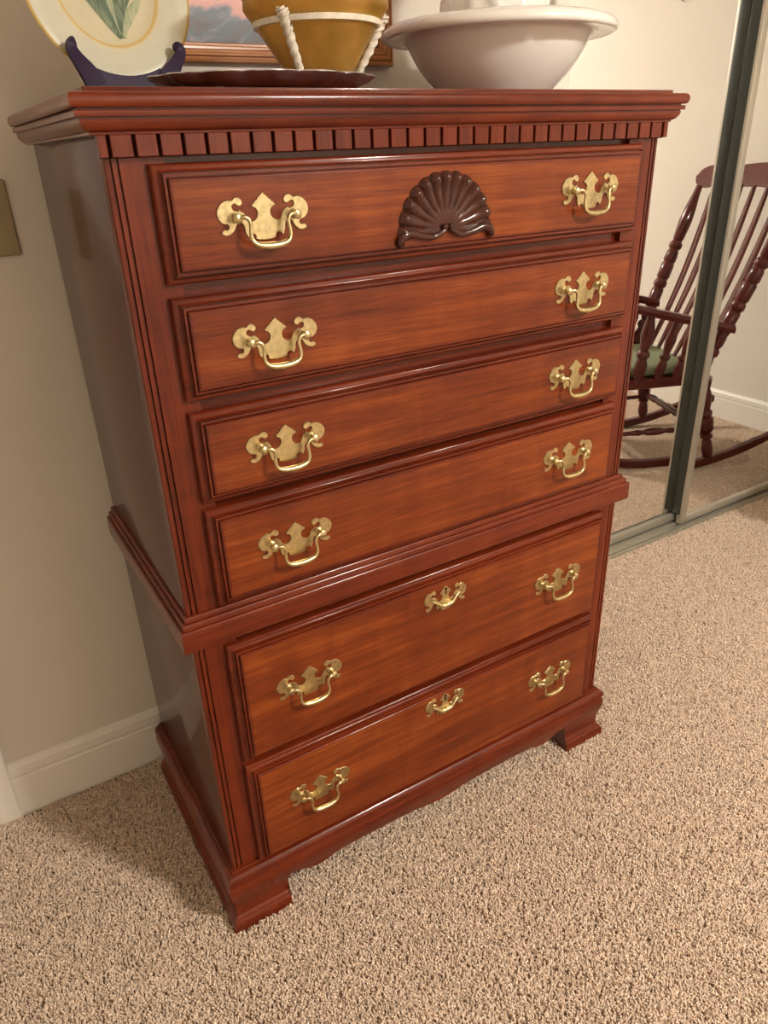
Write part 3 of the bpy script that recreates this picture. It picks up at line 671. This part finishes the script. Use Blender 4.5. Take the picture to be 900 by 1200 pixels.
t.links.new(tc.outputs['Object'], mpg.inputs['Vector']); t.links.new(mpg.outputs[0], n2.inputs['Vector'])
rk = N(t, 'ShaderNodeValToRGB'); ek = rk.color_ramp.elements; ek[0].position = 0.36; ek[0].color = (0.018, 0.015, 0.022, 1); ek[1].position = 0.74; ek[1].color = (0.36, 0.35, 0.36, 1)
for pos, c in ((0.45, (0.07, 0.045, 0.06)), (0.53, (0.035, 0.065, 0.085)), (0.61, (0.15, 0.14, 0.18))): z_ = ek.new(pos); z_.color = (*c, 1)
t.links.new(n2.outputs['Fac'], rk.inputs['Fac'])
e[0].position = 0.0; e[0].color = (0, 0, 0, 1); e[1].position = 1.0; e[1].color = (0.45, 0.42, 0.62, 1)
for pos, c in ((0.30, (0.20, 0.13, 0.16)), (0.34, (0.62, 0.27, 0.21)), (0.5, (0.72, 0.36, 0.26)), (0.7, (0.62, 0.42, 0.42))): z_ = e.new(pos); z_.color = (*c, 1)
cmpn = N(t, 'ShaderNodeMath', operation='LESS_THAN'); cmpn.inputs[1].default_value = 0.30; t.links.new(q2.outputs[0], cmpn.inputs[0])
mx = N(t, 'ShaderNodeMix', data_type='RGBA'); t.links.new(cmpn.outputs[0], mx.inputs['Factor']); t.links.new(r.outputs['Color'], mx.inputs['A']); t.links.new(rk.outputs['Color'], mx.inputs['B'])
t.links.new(n2.outputs['Fac'], rk.inputs['Fac']); t.links.new(mx.outputs['Result'], p.inputs['Base Color'])
obj('painting', box((-hw + 0.030, -0.008, 0.030), (hw - 0.030, -0.004, 2 * hh - 0.030)), mpn, fr_)
# ------------------------------------------------------------------ rocking chair (stands right of the frame, seen in the mirrors)
TH = 0.407
ch = empty('rocking_chair', (2.052, -0.014, 0), TH + pi, label='dark mahogany rocking chair with turned posts, reflected in the closet mirrors', cat='chair')
# local frame: +x forward, y: toward -y is the side facing the mirrors
def bead(r, seq): return [(t_, r * k) for t_, k in seq]
LEGP = [(t_, r_ * 1.25) for t_, r_ in [(0, .014), (.03, .016), (.10, .020), (.22, .017), (.26, .013), (.28, .021), (.32, .021), (.34, .014), (.38, .022), (.40, .025), (.55, .025), (.57, .017), (.60, .022), (.64, .022), (.67, .015), (.75, .019), (.86, .022), (.95, .017), (1, .014)]]
POSTP = [(t_, r_ * 1.3) for t_, r_ in [(0, .013), (.05, .018), (.12, .021), (.16, .016), (.175, .023), (.195, .023), (.21, .016), (.23, .021), (.27, .021), (.28, .019), (.30, .022), (.40, .022), (.41, .018), (.425, .024), (.445, .024), (.46, .019), (.475, .023), (.55, .023), (.56, .019), (.575, .023), (.62, .021), (.635, .017), (.65, .0235), (.67, .0235), (.685, .016), (.70, .019), (.80, .023), (.88, .019), (.95, .013), (1, .011)]]
SPP = [(t_, r_ * 1.25) for t_, r_ in [(0, .010), (.08, .012), (.2, .016), (.30, .017), (.38, .012), (.41, .018), (.46, .018), (.49, .011), (.56, .014), (.7, .018), (.8, .016), (.92, .011), (1, .010)]]
SEATZ = 0.392
bm = B()
P = []
for (x0, y0) in [(0.27, 0.27), (0.285, 0.20), (0.285, -0.20), (0.27, -0.27), (-0.165, -0.25), (-0.20, -0.20), (-0.20, 0.20), (-0.165, 0.25)]: P.append((x0, y0))
rows = [[(x * k, y * k, z) for x, y in P] for k, z in ((0.96, SEATZ - 0.022), (1.0, SEATZ - 0.017), (1.0, SEATZ + 0.012), (0.97, SEATZ + 0.018))]
add_grid(bm, rows, closed_v=True, cap=True); obj('seat', bm, M_chair, ch)
rk_R, rk_f0 = 0.956, -0.009
for s in (-1, 1):
    bm = B(); rows = []
    for i in range(31):
        f = 0.42 - i / 30 * 0.93; z = (f - rk_f0) ** 2 / 2 / rk_R; hgt = 0.036 if 2 < i < 28 else 0.03; w_ = 0.015
        y = s * 0.258; rows.append([(f, y - w_, z), (f, y + w_, z), (f, y + w_, z + hgt - .004), (f, y + w_ - .004, z + hgt), (f, y - w_ + .004, z + hgt), (f, y - w_, z + hgt - .004)])
    add_grid(bm, rows, closed_v=True, cap=True); obj('rocker', bm, M_chair, ch)
    for f, ft in ((0.20, 0.17), (-0.201, -0.16)):
        zr = (f - rk_f0) ** 2 / 2 / rk_R + 0.033
        bm = B(); turned(bm, (f, s * 0.258, zr), (ft, s * 0.215, SEATZ - 0.015), LEGP, 14); obj('leg', bm, M_chair, ch, smooth=50)
    bm = B(); turned(bm, (0.19, s * 0.244, 0.165), (-0.188, s * 0.244, 0.165), [(0, .009), (.2, .010), (.3, .014), (.36, .009), (.42, .016), (.5, .018), (.58, .016), (.64, .009), (.7, .014), (.8, .010), (1, .009)], 12); obj('stretcher', bm, M_chair, ch, smooth=50)
    # arm: flat, dips to the back
    bm = B(); rows = []
    for i in range(17):
        f = 0.26 - i / 16 * 0.462; t_ = i / 16
        y = s * (0.285 - 0.018 * t_); w_ = 0.040 - 0.008 * t_ + 0.010 * max(0, 0.25 - t_) * 2; z = 0.738 - 0.122 * t_ ** 0.9
        rows.append([(f, y - w_, z), (f, y + w_, z), (f, y + w_ + .005, z + .018), (f, y + w_ - .004, z + .034), (f, y - w_ + .004, z + .034), (f, y - w_ - .005, z + .018)])
    add_grid(bm, rows, closed_v=True, cap=True); obj('arm', bm, M_chair, ch, smooth=40)
    bm = B(); turned(bm, (0.115, s * 0.25, SEATZ), (0.10, s * 0.28, 0.705), [(t_, r_ * 1.25) for t_, r_ in SPP], 14); obj('arm_post', bm, M_chair, ch, smooth=50)
    for f in (0.025, -0.06):
        bm = B(); turned(bm, (f, s * 0.247, SEATZ), (f - 0.045, s * 0.272, 0.655 + 0.25 * f), SPP, 12); obj('arm_spindle', bm, M_chair, ch, smooth=50)
    # back post
    t0, t1 = (-0.092, 0.239, 0.395), (-0.366, 0.312, 1.145)
    bm = B(); turned(bm, (t0[0], s * t0[1], t0[2]), (t1[0], s * t1[1], t1[2]), POSTP, 16); obj('back_post', bm, M_chair, ch, smooth=50)
# slats of the back
for k in range(5):
    y0 = (-2 + k) * 0.075; y1 = (-2 + k) * 0.095
    bm = B(); rows = []
    for i in range(15):
        t_ = i / 14; x = -0.115 - 0.255 * t_ - 0.025 * sin(pi * t_); z = SEATZ + 0.01 + (1.150 - SEATZ) * t_; y = y0 + (y1 - y0) * t_
        w_ = 0.0085 + 0.0165 * sin(pi * min(1, max(0, (t_ - 0.02)))) ** 0.7; th_ = 0.007
        rows.append([(x + th_, y - w_ * .6, z), (x + th_, y + w_ * .6, z), (x, y + w_, z), (x - th_, y + w_ * .6, z), (x - th_, y - w_ * .6, z), (x, y - w_, z)])
    add_grid(bm, rows, closed_v=True, cap=True); obj('back_slat', bm, M_chair, ch, smooth=40)
# crest rail with round ears
bm = B(); rows = []
for i in range(49):
    y = -0.375 + 0.75 * i / 48; a = abs(y) / 0.375
    hi = 1.222 + 0.022 * cos(min(1, a / 0.75) * pi / 2) ; lo = 1.140 + 0.012 * (1 - a)
    if a > 0.72:
        q = (a - 0.72) / 0.28; hi = 1.186 + 0.046 * sqrt(max(0, 1 - q ** 2)); lo = 1.186 - 0.050 * sqrt(max(0, 1 - q ** 2))
        hi = max(hi, 1.187)
    xb = -0.372 - 0.03 * (1 - a * a)
    def xx(z): return xb - 0.36 * (z - 1.14)
    th_ = 0.012
    rows.append([(xx(lo) + th_, y, lo), (xx((lo + hi) / 2) + th_, y, (lo + hi) / 2), (xx(hi) + th_ * .6, y, hi), (xx(hi) - th_ * .6, y, hi), (xx((lo + hi) / 2) - th_, y, (lo + hi) / 2), (xx(lo) - th_, y, lo)])
add_grid(bm, rows, closed_v=True, cap=True); obj('crest_rail', bm, M_chair, ch, smooth=40)
for fx in (-0.188,):
    bm = B(); turned(bm, (fx, -0.245, 0.185), (fx, 0.245, 0.185), [(0, .009), (.06, .013), (.12, .009), (.16, .016), (.24, .018), (.28, .010), (.33, .018), (.42, .014), (.5, .021), (.58, .014), (.67, .018), (.72, .010), (.76, .018), (.84, .016), (.88, .009), (.94, .013), (1, .009)], 12); obj('cross_stretcher', bm, M_chair, ch, smooth=50)
bm = B(); turned(bm, (0.183, -0.245, 0.20), (0.183, 0.245, 0.20), [(0, .009), (.2, .013), (.4, .011), (.5, .019), (.6, .011), (.8, .013), (1, .009)], 12); obj('cross_stretcher', bm, M_chair, ch, smooth=50)
# cushion
cu = empty('seat_cushion', (2.052, -0.014, SEATZ + 0.018), TH + pi, label='sage green padded cushion on the seat of the rocking chair', cat='cushion')
bm = B(); rows = []; nn = 40
def sq(a, rx, ry): 
    c, s = cos(a), sin(a); return (math.copysign(abs(c) ** 0.45, c) * rx, math.copysign(abs(s) ** 0.45, s) * ry)
for k_, z in ((0.90, 0.0), (0.985, 0.006), (1.0, 0.014), (1.0, 0.018), (0.985, 0.021), (1.0, 0.024), (1.0, 0.029), (0.985, 0.037), (0.93, 0.045), (0.8, 0.050), (0.5, 0.053), (0.1, 0.052)):
    rows.append([(0.035 + sq(2 * pi * i / nn, 0.205, 0.212)[0] * k_, sq(2 * pi * i / nn, 0.205, 0.212)[1] * k_, z) for i in range(nn)])
add_grid(bm, rows, closed_v=True, cap=True); obj('pad', bm, M_green, cu, smooth=50)
bm = B(); P_ = [(0.035 + sq(2 * pi * i / nn, 0.208, 0.215)[0], sq(2 * pi * i / nn, 0.208, 0.215)[1], 0.021) for i in range(nn)]; tube(bm, P_, 0.004, 6, closed=True); obj('piping', bm, M_green, cu, smooth=50)

# ------------------------------------------------------------------ carpet pile (countless tufts: stuff)
mc, t, p = nt('carpet_tufts'); p.inputs['Roughness'].default_value = 0.95; p.inputs['Specular IOR Level'].default_value = 0.15
p.inputs['Sheen Weight'].default_value = 0.15
oi = N(t, 'ShaderNodeObjectInfo'); r = N(t, 'ShaderNodeValToRGB'); e = r.color_ramp.elements
e[0].color = (0.50, 0.39, 0.295, 1); e[1].color = (0.88, 0.735, 0.60, 1); q = e.new(0.4); q.color = (0.71, 0.57, 0.445, 1)
t.links.new(oi.outputs['Random'], r.inputs['Fac'])
t.links.new(r.outputs['Color'], p.inputs['Base Color'])
bm = B(); x0, x1, y0, y1 = -1.75, 2.768, -1.70, 0.572
nx, ny = 72, 40
V = [[bm.verts.new((x0 + (x1 - x0) * i / nx, y0 + (y1 - y0) * j / ny, -0.0085)) for j in range(ny + 1)] for i in range(nx + 1)]
for i in range(nx):
    for j in range(ny):
        cxx = (V[i][j].co.x + V[i + 1][j].co.x) / 2; cyy = (V[i][j].co.y + V[i][j + 1].co.y) / 2
        if cyy > BW - 0.03 and cxx < OPL: continue
        bm.faces.new([V[i][j], V[i + 1][j], V[i + 1][j + 1], V[i][j + 1]])
bmesh.ops.delete(bm, geom=[v for v in bm.verts if not v.link_faces], context='VERTS')
carpet = obj('carpet_pile', bm, mc, smooth=0, label='beige cut pile carpet covering the floor', cat='carpet', kind='stuff')
g = bpy.data.node_groups.new('carpet_tufts', 'GeometryNodeTree')
g.interface.new_socket('Geometry', in_out='INPUT', socket_type='NodeSocketGeometry'); g.interface.new_socket('Geometry', in_out='OUTPUT', socket_type='NodeSocketGeometry')
gi = g.nodes.new('NodeGroupInput'); go = g.nodes.new('NodeGroupOutput')
dist = g.nodes.new('GeometryNodeDistributePointsOnFaces'); dist.inputs['Density'].default_value = 100000.0; dist.inputs['Seed'].default_value = 3
def tuft(v, seed):
    c = g.nodes.new('GeometryNodeMeshCone'); c.inputs['Vertices'].default_value = 5; c.inputs['Side Segments'].default_value = 2
    c.inputs['Radius Top'].default_value = 0.0013; c.inputs['Radius Bottom'].default_value = 0.0019; c.inputs['Depth'].default_value = 0.0098
    return c
cone = tuft(0, 0)
sm = g.nodes.new('GeometryNodeSetMaterial'); sm.inputs['Material'].default_value = mc
g.links.new(cone.outputs['Mesh'], sm.inputs['Geometry'])
inst = g.nodes.new('GeometryNodeInstanceOnPoints'); g.links.new(gi.outputs[0], dist.inputs['Mesh']); g.links.new(dist.outputs['Points'], inst.inputs['Points']); g.links.new(sm.outputs['Geometry'], inst.inputs['Instance'])
# lean: random tilt plus a slow swirl left by footsteps
rv = g.nodes.new('FunctionNodeRandomValue'); rv.data_type = 'FLOAT_VECTOR'; rv.inputs[0].default_value = (-0.5, -0.5, 0); rv.inputs[1].default_value = (0.5, 0.5, 6.28)
pos = g.nodes.new('GeometryNodeInputPosition'); nz = g.nodes.new('ShaderNodeTexNoise'); nz.inputs['Scale'].default_value = 7.0; nz.inputs['Detail'].default_value = 3.0
g.links.new(pos.outputs[0], nz.inputs['Vector'])
vs = g.nodes.new('ShaderNodeVectorMath'); vs.operation = 'MULTIPLY_ADD'; vs.inputs[1].default_value = (2.2, 2.2, 0); vs.inputs[2].default_value = (-1.1, -1.1, 0)
g.links.new(nz.outputs['Color'], vs.inputs[0])
va = g.nodes.new('ShaderNodeVectorMath'); va.operation = 'ADD'; g.links.new(rv.outputs[0], va.inputs[0]); g.links.new(vs.outputs[0], va.inputs[1])
g.links.new(va.outputs[0], inst.inputs['Rotation'])
rs = g.nodes.new('FunctionNodeRandomValue'); rs.data_type = 'FLOAT'; rs.inputs[2].default_value = 0.8; rs.inputs[3].default_value = 1.25; rs.inputs['Seed'].default_value = 5
g.links.new(rs.outputs[1], inst.inputs['Scale'])
g.links.new(inst.outputs['Instances'], go.inputs[0])
md = carpet.modifiers.new('tufts', 'NODES'); md.node_group = g
